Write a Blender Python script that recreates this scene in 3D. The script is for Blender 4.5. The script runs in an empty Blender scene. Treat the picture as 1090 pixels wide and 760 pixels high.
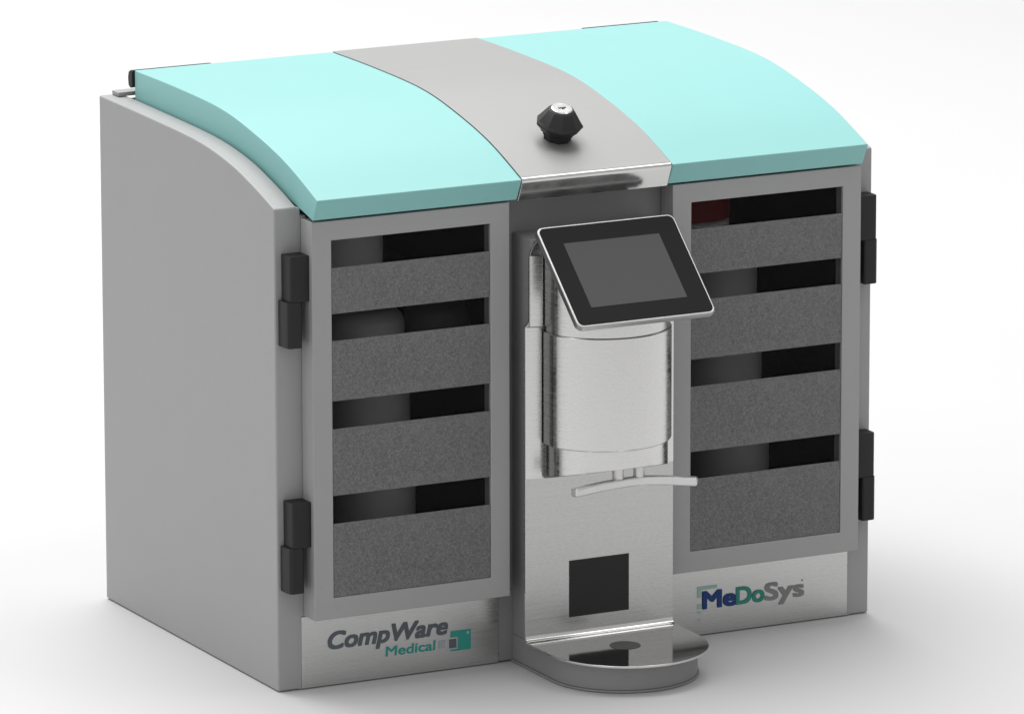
import bpy, bmesh, math, random
from mathutils import Vector, Matrix

scene = bpy.context.scene
COL = scene.collection
random.seed(4)

# ------------------------------------------------------------------ materials
def new_mat(name):
    m = bpy.data.materials.new(name); m.use_nodes = True
    nt = m.node_tree
    b = nt.nodes['Principled BSDF']
    return m, nt, b

def node(nt, kind, **kw):
    n = nt.nodes.new(kind)
    for k, v in kw.items():
        if k in n.inputs: n.inputs[k].default_value = v
        else: setattr(n, k, v)
    return n

def coords(nt, scale):
    tc = node(nt, 'ShaderNodeTexCoord')
    mp = node(nt, 'ShaderNodeMapping')
    mp.inputs['Scale'].default_value = scale
    nt.links.new(tc.outputs['Object'], mp.inputs['Vector'])
    return mp.outputs['Vector']

def noise(nt, vec, scale, detail=3, rough=.5):
    n = node(nt, 'ShaderNodeTexNoise', Scale=scale, Detail=detail, Roughness=rough)
    nt.links.new(vec, n.inputs['Vector'])
    return n.outputs['Fac']

def remap(nt, src, lo, hi, a=.3, b=.7):
    r = node(nt, 'ShaderNodeMapRange')
    r.inputs['From Min'].default_value = a; r.inputs['From Max'].default_value = b
    r.inputs['To Min'].default_value = lo; r.inputs['To Max'].default_value = hi
    nt.links.new(src, r.inputs['Value'])
    return r.outputs['Result']

def vary(nt, src, col, amount):
    """col multiplied by 1 +- amount, driven by src"""
    f = remap(nt, src, 1 - amount, 1 + amount)
    mx = node(nt, 'ShaderNodeVectorMath', operation='SCALE')
    mx.inputs[0].default_value = col
    nt.links.new(f, mx.inputs['Scale'])
    return mx.outputs['Vector']

def bump(nt, b, src, strength, dist=.001):
    bp = node(nt, 'ShaderNodeBump', Strength=strength, Distance=dist)
    nt.links.new(src, bp.inputs['Height'])
    nt.links.new(bp.outputs['Normal'], b.inputs['Normal'])

def paint(name, col, rough=.45, var=.008, grain=900, bstr=.06, spec=.3):
    m, nt, b = new_mat(name)
    v = coords(nt, (1, 1, 1))
    nt.links.new(vary(nt, noise(nt, v, 14, 4), col, var), b.inputs['Base Color'])
    nt.links.new(remap(nt, noise(nt, v, 30, 3), rough - .015, rough + .015), b.inputs['Roughness'])
    b.inputs['Specular IOR Level'].default_value = spec
    if bstr: bump(nt, b, noise(nt, v, grain, 2), bstr, .0004)
    return m

def steel(name, val, rough, stretch, var=.06, rvar=.08, bstr=.05, warm=0.985):
    """brushed steel; stretch = object-space scale of the streak noise"""
    m, nt, b = new_mat(name)
    v = coords(nt, stretch)
    s = noise(nt, v, 1, 5, .65)
    nt.links.new(vary(nt, s, (val, val * (1 + warm) / 2, val * warm), var), b.inputs['Base Color'])
    b.inputs['Metallic'].default_value = 1
    nt.links.new(remap(nt, s, rough - rvar, rough + rvar), b.inputs['Roughness'])
    if bstr: bump(nt, b, s, bstr, .0006)
    return m

M = {}
M['paint'] = paint('grey_powder_coat', (.315, .315, .315))
M['paint_dark'] = paint('dark_grey_paint', (.235, .235, .235))
M['paint_base'] = paint('base_grey_paint', (.24, .24, .24))
M['teal'] = paint('turquoise_lacquer', (.235, .49, .475), rough=.4, var=.005, bstr=.02, spec=.25)
M['black'] = paint('black_plastic', (.018, .018, .018), rough=.5, bstr=.1, spec=.25)
M['interior'] = paint('interior_black', (.006, .006, .006), rough=.9, bstr=0, spec=.05)
M['bezel'] = paint('black_glass_bezel', (.012, .012, .012), rough=.25, bstr=0, spec=.05)
M['screen'] = paint('switched_off_screen', (.073, .073, .074), rough=.3, bstr=0, spec=.05)
M['sensor'] = paint('dark_sensor_glass', (.028, .028, .028), rough=.3, bstr=0, spec=.1)
M['canister'] = paint('canister_plastic', (.75, .75, .75), rough=.5, bstr=.05)
M['canister_dark'] = paint('dark_canister_plastic', (.10, .10, .10), rough=.5, bstr=.05)
M['red'] = paint('red_cap_plastic', (.26, .008, .010), rough=.5, bstr=.05)
M['logo_grey'] = paint('slate_print', (.095, .110, .125), rough=.6, bstr=0)
M['logo_teal'] = paint('teal_print', (.030, .27, .23), rough=.6, bstr=0)
M['logo_green'] = paint('green_print', (.035, .22, .17), rough=.6, bstr=0)
M['logo_navy'] = paint('navy_print', (.012, .045, .17), rough=.6, bstr=0)
M['logo_pale'] = paint('pale_print', (.33, .33, .38), rough=.6, bstr=0)
M['logo_mid'] = paint('mid_grey_print', (.21, .21, .215), rough=.6, bstr=0)
M['logo_faint'] = paint('faint_teal_print', (.30, .47, .44), rough=.6, bstr=0)
M['spot'] = paint('grey_rubber_pad', (.10, .10, .095), rough=.7, bstr=.1)
M['fork'] = steel('satin_metal', .68, .42, (30, 30, 30), var=.03)
M['steel_x'] = steel('brushed_steel', .50, .26, (3, 3, 420), var=.035, bstr=.02)
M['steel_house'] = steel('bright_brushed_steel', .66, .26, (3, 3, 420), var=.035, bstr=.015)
M['steel_cheek_reflection'] = steel('steel_dark_reflection', .24, .22, (3, 3, 420), var=.25, bstr=.03)  # same steel, with the side walls' dark reflection put into the colour
M['steel_lid'] = steel('brushed_steel_lid', .285, .50, (2, 700, 2), var=.02, bstr=.008)
M['steel_plinth'] = steel('brushed_steel_plinth', .56, .30, (1.5, 1.5, 900), var=.018, bstr=.004)
M['steel_side'] = steel('polished_steel', .66, .16, (30, 30, 30), var=.05, rvar=.05)
M['steel_tray'] = steel('polished_steel_tray', .66, .075, (60, 60, 60), var=.02, rvar=.015, bstr=.0)
M['rim'] = steel('satin_rim', .45, .36, (60, 60, 60), var=.02, rvar=.03, bstr=0)
M['steel_lid'].node_tree.nodes['Principled BSDF'].inputs['Metallic'].default_value = .38
M['chrome'] = steel('bright_chrome', .88, .2, (60, 60, 60), var=.02, rvar=.03, bstr=0)

# frosted strips: speckled satin glass, lets a little light through
def frosted():
    m, nt, b = new_mat('frosted_glass_strip')
    v = coords(nt, (1, 1, 1))
    sp = noise(nt, v, 600, 3, .8)
    c = vary(nt, sp, (.190, .190, .190), .62)
    nt.links.new(c, b.inputs['Base Color'])
    b.inputs['Roughness'].default_value = .7
    b.inputs['Specular IOR Level'].default_value = .1
    bump(nt, b, sp, .25, .0006)
    tr = node(nt, 'ShaderNodeBsdfTranslucent', Color=(.7, .7, .7, 1))
    mx = node(nt, 'ShaderNodeMixShader', Fac=.23)
    nt.links.new(b.outputs[0], mx.inputs[1]); nt.links.new(tr.outputs[0], mx.inputs[2])
    nt.links.new(mx.outputs[0], nt.nodes['Material Output'].inputs['Surface'])
    return m
M['frosted'] = frosted()

def tinted():
    m, nt, b = new_mat('tinted_clear_glass')
    nt.nodes.remove(b)
    v = coords(nt, (1, 1, 1))
    t = node(nt, 'ShaderNodeBsdfTransparent', Color=(.74, .74, .74, 1))
    g = node(nt, 'ShaderNodeBsdfGlossy', Color=(1, 1, 1, 1))
    nt.links.new(remap(nt, noise(nt, v, 8), .05, .12), g.inputs['Roughness'])
    mx = node(nt, 'ShaderNodeMixShader', Fac=.004)
    nt.links.new(t.outputs[0], mx.inputs[1]); nt.links.new(g.outputs[0], mx.inputs[2])
    nt.links.new(mx.outputs[0], nt.nodes['Material Output'].inputs['Surface'])
    return m
M['glass'] = tinted()

# ------------------------------------------------------------------ object helpers
WORLD = {}          # world position of each object's origin

def thing(name, label, cat, loc, group=None):
    o = bpy.data.objects.new(name, None); COL.objects.link(o)
    o.empty_display_size = .1; o.location = loc; WORLD[o.name] = Vector(loc)
    o['label'] = label; o['category'] = cat
    if group: o['group'] = group
    return o

def build(name, bm, mat, parent=None, bev=0, seg=2, smooth=True, label=None, ang=32):
    bmesh.ops.recalc_face_normals(bm, faces=bm.faces[:])
    xs = [v.co for v in bm.verts]
    c = Vector([(min(p[i] for p in xs) + max(p[i] for p in xs)) / 2 for i in range(3)])
    bmesh.ops.translate(bm, verts=bm.verts[:], vec=-c)
    for f in bm.faces: f.smooth = smooth
    for e in bm.edges:
        if len(e.link_faces) == 2 and e.calc_face_angle(0) > math.radians(ang): e.smooth = False
    me = bpy.data.meshes.new(name); bm.to_mesh(me); bm.free()
    me.materials.append(M[mat] if isinstance(mat, str) else mat)
    o = bpy.data.objects.new(name, me); COL.objects.link(o)
    WORLD[o.name] = c
    o.location = c - (WORLD[parent.name] if parent else Vector())
    if parent: o.parent = parent
    if bev:
        md = o.modifiers.new('Bevel', 'BEVEL'); md.width = bev; md.segments = seg
        md.limit_method = 'ANGLE'; md.angle_limit = math.radians(ang); md.harden_normals = smooth
    if label: o['label'] = label
    return o

def add_box(bm, x0, x1, y0, y1, z0, z1):
    v = [bm.verts.new((x, y, z)) for z in (z0, z1) for y in (y0, y1) for x in (x0, x1)]
    for f in ((0, 1, 3, 2), (4, 6, 7, 5), (0, 4, 5, 1), (2, 3, 7, 6), (0, 2, 6, 4), (1, 5, 7, 3)):
        bm.faces.new([v[i] for i in f])
    return v

def box(*a):
    bm = bmesh.new(); add_box(bm, *a); return bm

def prism(poly, axis, a, b, bm=None):
    """extrude a 2-D outline along an axis: axis x -> (y,z), y -> (x,z), z -> (x,y)"""
    bm = bm or bmesh.new()
    def P(p, t):
        return {'x': (t, p[0], p[1]), 'y': (p[0], t, p[1]), 'z': (p[0], p[1], t)}[axis]
    A = [bm.verts.new(P(p, a)) for p in poly]; B = [bm.verts.new(P(p, b)) for p in poly]
    n = len(poly)
    for i in range(n):
        bm.faces.new((A[i], A[(i + 1) % n], B[(i + 1) % n], B[i]))
    bm.faces.new(A[::-1]); bm.faces.new(B)
    return bm

def lathe(prof, segs, M4, bm=None, rot=0):
    """profile of (radius, height) spun round local z, placed by matrix M4"""
    bm = bm or bmesh.new()
    rings = []
    for r, h in prof:
        if r < 1e-6: rings.append([bm.verts.new(M4 @ Vector((0, 0, h)))])
        else:
            rings.append([bm.verts.new(M4 @ Vector((r * math.cos(rot + 2 * math.pi * k / segs),
                                                    r * math.sin(rot + 2 * math.pi * k / segs), h))) for k in range(segs)])
    for A, B in zip(rings, rings[1:]):
        for k in range(segs):
            q = [A[k % len(A)], A[(k + 1) % len(A)], B[(k + 1) % len(B)], B[k % len(B)]]
            u = []
            for v in q:
                if v not in u: u.append(v)
            if len(u) > 2: bm.faces.new(u)
    if len(rings[0]) > 1: bm.faces.new(rings[0][::-1])
    if len(rings[-1]) > 1: bm.faces.new(rings[-1])
    return bm

def catmull(pts, n=8):
    out = []
    P = [pts[0]] + pts + [pts[-1]]
    for i in range(1, len(P) - 2):
        p0, p1, p2, p3 = P[i - 1], P[i], P[i + 1], P[i + 2]
        for k in range(n):
            t = k / n
            out.append(tuple(.5 * (2 * p1[j] + (p2[j] - p0[j]) * t + (2 * p0[j] - 5 * p1[j] + 4 * p2[j] - p3[j]) * t * t
                                   + (3 * p1[j] - p0[j] - 3 * p2[j] + p3[j]) * t ** 3) for j in range(len(p1))))
    out.append(tuple(pts[-1]))
    return out

def lettering(name, text, mat, parent, x0, x1, z0, cap, y, bold=.02, shear=0.0, spacing=1.0):
    """raised print standing on the plane y: from x0 to x1, baseline z0, capital height cap"""
    cu = bpy.data.curves.new(name, 'FONT'); cu.body = text; cu.shear = shear
    cu.space_character = spacing; cu.resolution_u = 6; cu.size = 1
    tmp = bpy.data.objects.new('tmp_text', cu); COL.objects.link(tmp)
    dg = bpy.context.evaluated_depsgraph_get()
    me = bpy.data.meshes.new_from_object(tmp.evaluated_get(dg))
    bpy.data.objects.remove(tmp)
    base = bmesh.new(); base.from_mesh(me); bpy.data.meshes.remove(me)
    xs = [v.co.x for v in base.verts]; mn = min(xs) - bold
    sx = (x1 - x0) / (max(xs) + bold - mn); sz = cap / (.694 + 2 * bold)
    base.verts.index_update()
    bm = bmesh.new()
    # heavy weight: the outline printed several times, shifted round a small square
    for k in range(13):
        ax, az = [(p * bold, q * bold) for p, q in ((0, 0), (1, 1), (1, -1), (-1, 1), (-1, -1), (1, 0), (-1, 0), (0, 1), (0, -1),
                                                    (.5, .5), (.5, -.5), (-.5, .5), (-.5, -.5))][k]
        vs = [bm.verts.new((x0 + (v.co.x + ax - mn) * sx, y - .00002 * k, z0 + (v.co.y + az + bold) * sz)) for v in base.verts]
        for f in base.faces: bm.faces.new([vs[v.index] for v in f.verts])
    base.free()
    return build(name, bm, mat, parent, smooth=False)

# ------------------------------------------------------------------ setting
def structure(name, bm, mat):
    o = build(name, bm, mat, smooth=False); o['kind'] = 'structure'; return o

def floor_mat():
    m, nt, b = new_mat('white_studio_floor')
    v = coords(nt, (1, 1, 1))
    nt.links.new(vary(nt, noise(nt, v, 1.5, 3), (.53, .53, .53), .006), b.inputs['Base Color'])
    b.inputs['Roughness'].default_value = .8
    b.inputs['Specular IOR Level'].default_value = .1
    return m
M['floor'] = floor_mat()
bm = bmesh.new()
bm.faces.new([bm.verts.new(p) for p in ((-60, -60, 0), (60, -60, 0), (60, 60, 0), (-60, 60, 0))])
structure('floor', bm, 'floor')

# ------------------------------------------------------------------ cabinet
W = .80
TP = .0295            # side panel thickness
root = thing('medicine_cabinet',
             'grey medication cabinet with turquoise curved lids, striped window doors and a steel dispenser column',
             'medicine cabinet', (.40, .23, 0))

# side panels: profile (y, z), curved top
side_top = catmull([(.496, .6322), (.378, .6305), (.2219, .6262), (.1305, .6158), (.0631, .6000), (.0, .5806)], 7)
side_poly = [(0, .0010), (.496, .0010)] + side_top
for a, b in ((0, TP), (W - TP, W)):
    build('side_panel', prism(side_poly, 'x', a, b), 'paint', root, bev=.0022, seg=3)

build('back_panel', box(TP + .0005, W - TP - .0005, .478, .484, .004, .628), 'paint', root, bev=.001)
build('rear_strip', box(.016, W - .016, .474, .4935, .6325, .6378), 'paint', root, bev=.0012)
build('base_panel', box(TP + .0005, W - TP - .0005, .012, .4775, .094, .099), 'interior', root)

# front column between the doors, with partitions that close the two compartments
bm = box(.2870, .5130, 0, .006, .0892, .572)
add_box(bm, .2909, .5091, 0, .006, .002, .0890)
build('column_panel', bm, 'paint_dark', root, bev=.001)
for xa, xb in ((.2915, .2955), (.5045, .5085)):
    build('partition', box(xa, xb, .0065, .4775, .0995, .560), 'interior', root)
# dark liners on the inside of the compartments
for xa, xb in ((TP + .0006, TP + .0030), (W - TP - .0030, W - TP - .0006)):
    build('side_liner', box(xa, xb, .004, .474, .0995, .560), 'interior', root)
for xa, xb in ((TP + .004, .291), (.509, W - TP - .004)):
    build('back_liner', box(xa, xb, .474, .4775, .0995, .600), 'interior', root)
    for z in (.445, .347, .240):
        build('shelf', box(xa, xb, .022, .470, z, z + .005), 'interior', root)

for flip in (False, True):
    bm = bmesh.new()
    for xa, xb, za, zb in ((TP - .0028, .0327, .0892, .5795), (.0327, .0400, .0892, .5700), (TP - .0028, .0302, .0012, .0892)):
        if flip: xa, xb = W - xb, W - xa
        add_box(bm, xa, xb, -.0003, .014, za, zb)
    build('door_jamb', bm, 'paint', root)

# lids
lid_top = catmull([(.4630, .6655), (.34, .6650), (.2154, .6606), (.1247, .6470), (.0359, .6262), (-.0478, .5960)], 8)
lid_bot = catmull([(-.0345, .5700), (.0038, .5789), (.0959, .5965), (.1935, .6115), (.2933, .6200), (.4630, .6255)], 6)
def lid_profile(off=0.0, cut=0.0):
    top = []
    for i, p in enumerate(lid_top):
        a = lid_top[max(0, i - 1)]; b = lid_top[min(len(lid_top) - 1, i + 1)]
        t = Vector((b[0] - a[0], b[1] - a[1])).normalized(); n = Vector((t.y, -t.x))
        if n.y < 0: n = -n
        top.append((p[0] + n.x * off, p[1] + n.y * off))
    return top + lid_bot
for a, b, hx in ((.0330, .2994, (.030, .137)), (.5006, .7670, (.650, .757))):
    lid = build('lid', prism(lid_profile(), 'x', a, b), 'teal', root, bev=.0012, seg=2)
    bm = prism([(.4640, .645), (.4700, .643), (.4755, .646), (.4765, .656), (.4745, .6625), (.4690, .6652), (.4640, .6652)], 'x', hx[0], hx[1])
    build('lid_hinge', bm, 'black', lid, bev=.0008)
# steel centre cover, a touch prouder, with a folded front lip
prof = lid_profile(.0009)
tp_ = prof[:len(lid_top)]
c0, c1 = Vector(tp_[-1]), Vector((-.0350, .5680))     # folded lip: rounded front corner, then straight down and back
u0 = (Vector(tp_[-3]) - c0).normalized(); u1 = (c1 - c0).normalized()
A, B = c0 + u0 * .0065, c0 + u1 * .0065
rnd = [tuple((1 - t) ** 2 * A + 2 * t * (1 - t) * c0 + t * t * B) for t in [k / 7 for k in range(8)]]
tp_ = [p for p in tp_ if (Vector(p) - c0).length > .0066]
prof = tp_ + rnd + [(-.0350, .5680), (-.030, .5690)] + lid_bot[6:]
cover = build('centre_cover', prism(prof, 'x', .3003, .4997), 'steel_lid', root, bev=.0006, seg=2, ang=40)

cover.data.materials.append(M['steel_side'])
for f in cover.data.polygons:
    if f.normal.y < -.45: f.material_index = 1
# lock knob, axis along the cover's normal
n = Vector((0, -.33, .944)).normalized()
kb = Vector((.3855, .0285, .6272))
MK = Matrix.Translation(kb) @ n.to_track_quat('Z', 'Y').to_matrix().to_4x4() @ Matrix.Diagonal((1.03, 1.03, .92, 1))
bm = lathe([(.0165, -.003), (.0165, .0030), (.0182, .0040), (.0182, .0062), (.0172, .0068), (.0172, .0080), (.0215, .0092), (.0218, .0112),
            (.0262, .0165), (.0278, .0185), (.0278, .0200), (.0252, .0235), (.0160, .0385), (.0140, .0400)], 9, MK, rot=.2)
knob = build('lock_knob', bm, 'black', root, bev=.0009, seg=2, smooth=True)
lc = build('lock_cylinder', lathe([(.0124, .0398), (.0124, .0412), (.0114, .0420)], 28, MK), 'chrome', knob)
bm = bmesh.new()
for (a, b, c, d) in ((-.0048, .0048, -.0011, .0011), (-.0016, .0016, -.0034, -.0012)):
    vs = add_box(bm, a, b, c, d, .0416, .0423)
for v in bm.verts: v.co = MK @ v.co
build('keyhole', bm, 'black', knob)

# ------------------------------------------------------------------ doors
DX0, DX1, DZ0, DZ1 = .0331, .2908, .0902, .5675
WX0, WX1, WZ0, WZ1 = .0583, .2656, .1157, .5440
BANDS = ((.1157, .2046), (.2386, .3184), (.3520, .4239), (.4563, .5108))
def ring(bm, y0, y1, ox0, ox1, oz0, oz1, ix0, ix1, iz0, iz1):
    O = [(ox0, oz0), (ox1, oz0), (ox1, oz1), (ox0, oz1)]; I = [(ix0, iz0), (ix1, iz0), (ix1, iz1), (ix0, iz1)]
    vs = {}
    for k, (P, y) in enumerate(((O, y0), (I, y0), (O, y1), (I, y1))):
        vs[k] = [bm.verts.new((p[0], y, p[1])) for p in P]
    for i in range(4):
        j = (i + 1) % 4
        bm.faces.new((vs[0][i], vs[0][j], vs[1][j], vs[1][i]))
        bm.faces.new((vs[2][i], vs[2][j], vs[3][j], vs[3][i]))
        bm.faces.new((vs[0][i], vs[0][j], vs[2][j], vs[2][i]))
        bm.faces.new((vs[1][i], vs[1][j], vs[3][j], vs[3][i]))
for flip in (False, True):
    fx = (lambda a, b: (W - b, W - a)) if flip else (lambda a, b: (a, b))
    ox = fx(DX0, DX1); ix = fx(WX0, WX1); mx = fx(DX0 + .006, DX1 - .006)
    bm = bmesh.new()
    # outer tray of the door: stepped section, thin round the window, deep at the rim
    ring(bm, -.0320, -.0150, ox[0], ox[1], DZ0, DZ1, ix[0], ix[1], WZ0, WZ1)
    ring(bm, -.0149, -.0020, ox[0], ox[1], DZ0, DZ1, mx[0], mx[1], DZ0 + .006, DZ1 - .006)
    door = build('door', bm, 'paint', root, bev=.0009, seg=2)
    build('glass_pane', box(ix[0] + .0004, ix[1] - .0004, -.0285, -.0255, WZ0 + .0004, WZ1 - .0004), 'glass', door)
    for z0, z1 in BANDS:
        build('frosted_strip', box(ix[0] + .0006, ix[1] - .0006, -.0308, -.0288, z0 + (.0006 if z0 < .12 else 0), z1), 'frosted', door)
    for dz in (0, -.2945):
        c = fx(.0060, .0326)
        up = prism([(.0082 if not flip else c[1], -.0010), (c[1] if not flip else c[0], -.0010), (c[1] if not flip else c[0], -.0250),
                    (fx(.0112, .0112)[0], -.0250), (.0090 if not flip else W - .0068, -.0232), (.0082 if not flip else W - .0058, -.0180)], 'z', .4731 + dz, .5275 + dz)
        hinge = build('hinge', up, 'black', root, bev=.0006)
        lo = prism([(fx(.0040, .0040)[0], -.0006), (fx(.0236, .0236)[0], -.0006), (fx(.0236, .0236)[0], -.0235), (fx(.0215, .0215)[0], -.0252),
                    (fx(.0085, .0085)[0], -.0252), (fx(.0054, .0054)[0], -.0228), (fx(.0042, .0042)[0], -.0150)], 'z', .4185 + dz, .4730 + dz)
        build('hinge_leaf', lo, 'black', hinge, bev=.0006)

# ------------------------------------------------------------------ plinth panels with the printed names
PY = -.0016
for flip in (False, True):
    xa, xb = (.0303, .2905) if not flip else (.5095, .7697)
    pl = build('plinth_panel', box(xa, xb, PY, .010, .0014, .0888), 'steel_plinth', root, bev=.0006)
    y = PY - .0002
    if not flip:
        lettering('lettering', 'CompWare', 'logo_grey', pl, .0640, .2232, .0446, .0222, y, bold=.033, shear=.22)
        lettering('lettering', 'Medical', 'logo_teal', pl, .1400, .2066, .0272, .0123, y, bold=.022, shear=.06)
        build('emblem', prism([(.2262, .0477), (.2534, .0477), (.2534, .0229), (.2262, .0229), (.2262, .0250), (.2362, .0250), (.2362, .0398), (.2262, .0398)],
                              'y', y - .0003, y), 'logo_teal', pl, smooth=False)
        build('emblem', box(.2105, .2192, y - .0003, y, .0283, .0378), 'logo_pale', pl, smooth=False)
        build('emblem', box(.2245, .2340, y - .0003, y, .0268, .0378), 'logo_grey', pl, smooth=False)
        build('emblem', box(.2478, .2508, y - .0006, y - .0004, .0420, .0452), 'logo_faint', pl, smooth=False)
    else:
        lettering('lettering', 'Me', 'logo_navy', pl, .5675, .6143, .0330, .0228, y - .0008, bold=.034)
        lettering('lettering', 'Do', 'logo_green', pl, .6140, .6536, .0330, .0226, y - .0004, bold=.034)
        lettering('lettering', 'Sys', 'logo_mid', pl, .6535, .7092, .0330, .0228, y, bold=.032)
        bm = bmesh.new()
        add_box(bm, .5605, .5878, y - .0003, y, .0574, .0618)
        add_box(bm, .5605, .5660, y - .0003, y, .0480, .0573)
        add_box(bm, .5605, .5660, y - .0003, y, .0340, .0400)
        add_box(bm, .5612, .5650, y - .0003, y, .0282, .0312)
        add_box(bm, .5618, .5652, y - .0003, y, .0188, .0218)
        build('emblem', bm, 'logo_faint', pl, smooth=False)
        build('lettering', lathe([(.0012, 0), (.0012, .0003)], 12, Matrix.Translation((.7062, y, .0530)) @ Matrix.Rotation(math.pi / 2, 4, 'X')), 'logo_mid', pl, smooth=False)

# ------------------------------------------------------------------ dispenser column
PX0, PX1, PYF = .3003, .4995, -.0530
def arc(cx, cy, r, a0, a1, n):
    return [(cx + r * math.cos(math.radians(a0 + (a1 - a0) * k / n)), cy + r * math.sin(math.radians(a0 + (a1 - a0) * k / n))) for k in range(n + 1)]
# back plate
out = [(PX0, .0380), (PX1, .0380), (PX1, .4200), (PX1 - .006, .4260)] + arc(PX1 - .006 - .028, .500, .028, 0, 90, 8) \
    + arc(PX0 + .006 + .028, .500, .028, 90, 180, 8) + [(PX0 + .006, .4260), (PX0, .4200)]
bm = prism(out, 'y', PYF, PYF + .003)
# folded foot of the plate: a small inside radius into the tray
fil = [(PYF - .0001, .0378)] + [(PYF - .0061 + .006 * math.cos(t), .0438 - .006 * math.sin(t)) for t in [math.radians(9 * k) for k in range(11)]]
plate = build('column_plate', bm, 'steel_x', root, bev=.0006)
build('fold', prism(fil, 'x', PX0 + .0004, PX1 - .0004), 'steel_side', plate)
build('sensor_window', box(.3590, .4392, PYF - .0006, PYF - .0001, .0607, .1300), 'sensor', plate)
build('column_support', box(.3100, .4900, PYF + .0032, -.0003, .0344, .524), 'paint_dark', root, bev=.001)

# added wedges, angled so the plate's edges reflect bright floor, not the cheeks
for s_ in (-1, 1):
    X = lambda d: .4 + s_ * d
    build('reflect_wedge', prism([(X(.0992), PYF - .0002), (X(.0825), PYF - .0048), (X(.0800), PYF - .0048), (X(.0800), PYF - .0002)], 'z', .2365, .4195), 'steel_house', plate)
    build('reflect_wedge', prism([(X(.0930), PYF - .0002), (X(.0800), PYF - .0040), (X(.0780), PYF - .0040), (X(.0780), PYF - .0002)], 'z', .4200, .5050), 'steel_house', plate)
# housing sections: flat cheeks and a bowed front
def housing(xw, yf, peak, z0, z1):
    hw = .4 - xw; s = yf - peak; R = (hw * hw + s * s) / (2 * s); cy = peak + R
    a = math.degrees(math.asin(hw / R))
    pts = [(.4 + hw, PYF - .0002), (.4 + hw, yf)]
    pts += arc(.4, cy, R, -90 + a, -90 - a, 36)[1:-1]
    pts += [(.4 - hw, yf), (.4 - hw, PYF - .0002)]
    return prism(pts, 'z', z0, z1)
def cut(bm, co, no):
    r = bmesh.ops.bisect_plane(bm, geom=bm.verts[:] + bm.edges[:] + bm.faces[:], plane_co=co, plane_no=no, clear_outer=True)
    ed = [e for e in r['geom_cut'] if isinstance(e, bmesh.types.BMEdge)]
    bmesh.ops.contextual_create(bm, geom=ed)
    return bm
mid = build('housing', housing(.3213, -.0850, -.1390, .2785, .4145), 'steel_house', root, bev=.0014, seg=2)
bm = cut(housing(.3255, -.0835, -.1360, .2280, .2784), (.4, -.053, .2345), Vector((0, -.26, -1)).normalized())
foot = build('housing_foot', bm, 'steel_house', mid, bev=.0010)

def cheeks(o):  # side walls take the steel with the reflected dark painted in
    o.data.materials.append(M['steel_cheek_reflection'])
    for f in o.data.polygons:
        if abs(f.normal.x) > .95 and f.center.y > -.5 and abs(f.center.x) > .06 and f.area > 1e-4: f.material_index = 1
# display: plane through the measured top and bottom edges
T0, T1 = Vector((.4, -.0636, .5408)), Vector((.4, -.1742, .4423))
dn = (T1 - T0).normalized(); L = (T1 - T0).length
nz = Vector((1, 0, 0)).cross(dn)                    # out of the screen
if nz.y > 0: nz = -nz
MD = Matrix(((1, -dn.x, nz.x, 0), (0, -dn.y, nz.y, 0), (0, -dn.z, nz.z, 0), (0, 0, 0, 1)))
MD = Matrix.Translation((T0 + T1) / 2) @ MD
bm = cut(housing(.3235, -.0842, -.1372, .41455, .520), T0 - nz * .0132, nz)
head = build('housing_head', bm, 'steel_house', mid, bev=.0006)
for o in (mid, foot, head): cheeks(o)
def rounded(hx, hy, r, cx=0, cy=0, n=6):
    return arc(cx + hx - r, cy + hy - r, r, 0, 90, n) + arc(cx - hx + r, cy + hy - r, r, 90, 180, n) \
        + arc(cx - hx + r, cy - hy + r, r, 180, 270, n) + arc(cx + hx - r, cy - hy + r, r, 270, 360, n)
def slab(poly, z0, z1):
    bm = prism(poly, 'z', z0, z1)
    for v in bm.verts: v.co = MD @ v.co
    return bm
HX, HY = .0919, L / 2
disp = build('display', slab(rounded(HX, HY, .009), -.0085, 0), 'rim', root, bev=.0016, seg=3)
build('display_back', slab(rounded(HX - .004, HY - .004, .007), -.0130, -.0087), 'paint_dark', disp, bev=.001)
build('bezel', slab(rounded(HX - .0028, HY - .0028, .0070), .0001, .0006), 'bezel', disp)
s0, s1 = HY - .184 * L, HY - .823 * L
build('screen', slab(rounded(.0635, (s0 - s1) / 2, .0004, -.0015, (s0 + s1) / 2, 1), .0007, .0009), 'screen', disp, smooth=False)

# fork under the housing
path = catmull([(.3200, -.1390), (.3420, -.1325), (.3640, -.1262), (.3900, -.1215), (.4140, -.1200), (.4300, -.1250), (.4500, -.1365), (.4760, -.1560)], 6)
L_, R_ = [], []
for i, p in enumerate(path):
    a = Vector(path[max(0, i - 1)]); b = Vector(path[min(len(path) - 1, i + 1)])
    t = (b - a).normalized(); q = Vector((-t.y, t.x)) * .0052
    L_.append((p[0] + q.x, p[1] + q.y)); R_.append((p[0] - q.x, p[1] - q.y))
fork = build('cup_lever', prism(L_ + R_[::-1], 'z', .2310, .2415), 'fork', root, bev=.0022, seg=3)
for x, y in ((.3900, -.1180), (.4180, -.1180)):
    build('lever_pin', lathe([(.0070, .2412), (.0070, .262)], 20, Matrix.Translation((x, y, 0))), 'fork', fork)

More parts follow.
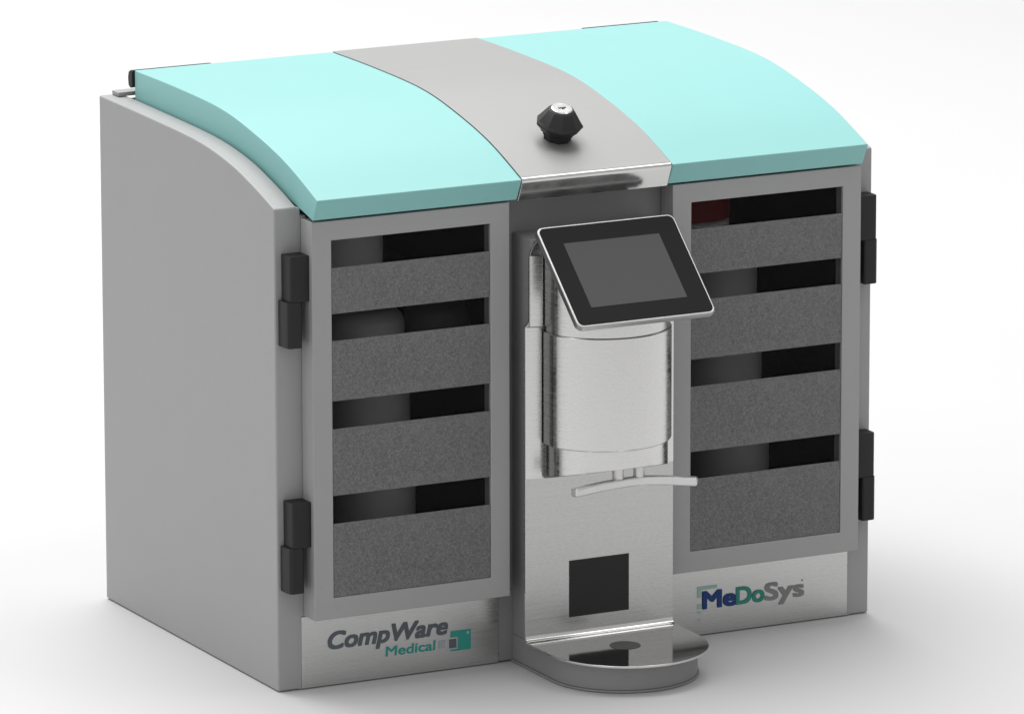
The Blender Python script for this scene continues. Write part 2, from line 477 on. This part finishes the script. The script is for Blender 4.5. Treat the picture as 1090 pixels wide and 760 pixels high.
# tray and its base
RT = (PX1 - PX0) / 2
def dshape(r, cy, y_back, n=48):
    return [(.4 + r, y_back)] + arc(.4, cy, r, 0, -180, n) + [(.4 - r, y_back)]
tray = build('tray', prism(dshape(RT, -.1180, PYF - .0002), 'z', .0345, .0375), 'steel_tray', root, bev=.0007, seg=2)
build('cup_spot', lathe([(.0186, .0376), (.0186, .0379)], 40, Matrix.Translation((.398, -.1215, 0))), 'spot', tray)
base = build('tray_base', prism(dshape(.0905, -.1090, -.0002), 'z', .0035, .0343), 'paint_base', root, bev=.0008)
build('foot_rim', prism(dshape(.0925, -.1090, -.0002), 'z', .0006, .0034), 'paint_base', base, bev=.0008)

# ------------------------------------------------------------------ canisters behind the windows
def canister(label, x, y, z, h, r, mat='canister', cap=None, s=.006):
    t = thing('canister', label, 'canister', (x, y, z), 'canisters standing behind the door windows')
    I = Matrix.Translation((x, y, z))
    if cap:
        build('body', lathe([(r - .003, 0), (r, .003), (r, h - .064), (r - .004, h - .0605)], 40, I), mat, t)
        build('cap', lathe([(r + .001, h - .060), (r + .001, h - .004), (r - .003, h)], 40, I), cap, t)
    else:
        pr = [(r - .003, 0), (r, .003), (r, h - s)] + [(r - s + s * math.cos(a), h - s + s * math.sin(a)) for a in (.3, .6, .9, 1.2, 1.5)]
        build('body', lathe(pr + [(r * .4, h + .0002)], 40, I), mat, t)
    return t
zs = (.4501, .3521, .2451, .0991)
names = ('top', 'second', 'third', 'bottom')
for side, off, xs in (('left', 0, (.1265, .1545, .161, .168)), ('right', 0, (.5927, .632, .639, .650))):
    for i in range(4):
        if side == 'right' and i == 0:
            canister('red capped grey canister in the top clear gap of the right door window', xs[i], .085, zs[i], .112, .050, cap='red')
        else:
            extra = ', shoulder showing' if (side == 'left' and i == 1) else ''
            canister('plain grey canister in the %s clear gap of the %s door window%s' % (names[i], side, extra),
                     xs[i], .085, zs[i], (.106, .0815 if side == 'left' else .092, .100, .136)[i], .050, s=.020 if (side == 'left' and i == 1) else .006)
canister('dark canister at the right end of the second clear gap of the left door window', .2475, .072, zs[1], .084, .040, 'canister_dark', s=.020)

# ------------------------------------------------------------------ light
world = bpy.data.worlds.new('World'); scene.world = world; world.use_nodes = True
nt = world.node_tree; bg = nt.nodes['Background']
tc = nt.nodes.new('ShaderNodeTexCoord'); sep = nt.nodes.new('ShaderNodeSeparateXYZ')
nt.links.new(tc.outputs['Generated'], sep.inputs[0])
# soft studio dome: a little stronger overhead and from the left
up = nt.nodes.new('ShaderNodeMath'); up.operation = 'MULTIPLY_ADD'; up.inputs[1].default_value = .06; up.inputs[2].default_value = .645
nt.links.new(sep.outputs['Z'], up.inputs[0])
lf = nt.nodes.new('ShaderNodeMath'); lf.operation = 'MULTIPLY_ADD'; lf.inputs[1].default_value = -.27
nt.links.new(sep.outputs['X'], lf.inputs[0]); nt.links.new(up.outputs[0], lf.inputs[2])
nt.links.new(lf.outputs[0], bg.inputs['Strength']); bg.inputs['Color'].default_value = (1, 1, 1, 1)

def area(name, loc, target, size, power, size_y=None):
    d = bpy.data.lights.new(name, 'AREA'); d.size = size; d.energy = power
    if size_y: d.shape = 'RECTANGLE'; d.size_y = size_y
    o = bpy.data.objects.new(name, d); COL.objects.link(o); o.location = loc
    o.rotation_euler = (Vector(target) - Vector(loc)).to_track_quat('-Z', 'Y').to_euler()
    return o
area('key_softbox', (.25, 3.15, 7.0), (.3, .2, .3), 6.4, 875, 8.0)
area('front_softbox', (2.15, -1.15, 4.1), (.4, 0, .5), 1.4, 18)

# ------------------------------------------------------------------ camera
cam = bpy.data.cameras.new('camera'); co = bpy.data.objects.new('camera', cam); COL.objects.link(co)
R = Matrix(((0.8894079615488182, 0.10465028735355426, -0.44497392652872864),
            (-0.4571114440501734, 0.20017944647827676, -0.8665894742760357),
            (-0.00161420319076636, 0.9741542519357338, 0.2258780374086637)))
co.matrix_world = Matrix.Translation((-3.5791497, -7.59262117, 2.30304009)) @ R.to_4x4()
cam.sensor_fit = 'HORIZONTAL'; cam.sensor_width = 36; cam.lens = 7851.7054 / 1090 * 36
cam.shift_x = -7.4959 / 1090; cam.shift_y = 41.838 / 1090
cam.clip_start = .1; cam.clip_end = 500
scene.camera = co

scene.view_settings.view_transform = 'Standard'; scene.view_settings.look = 'None'
scene.view_settings.exposure = 0; scene.view_settings.gamma = 1
scene.render.engine = 'CYCLES'
scene.cycles.use_denoising = True
scene.cycles.max_bounces = 10; scene.cycles.transparent_max_bounces = 12
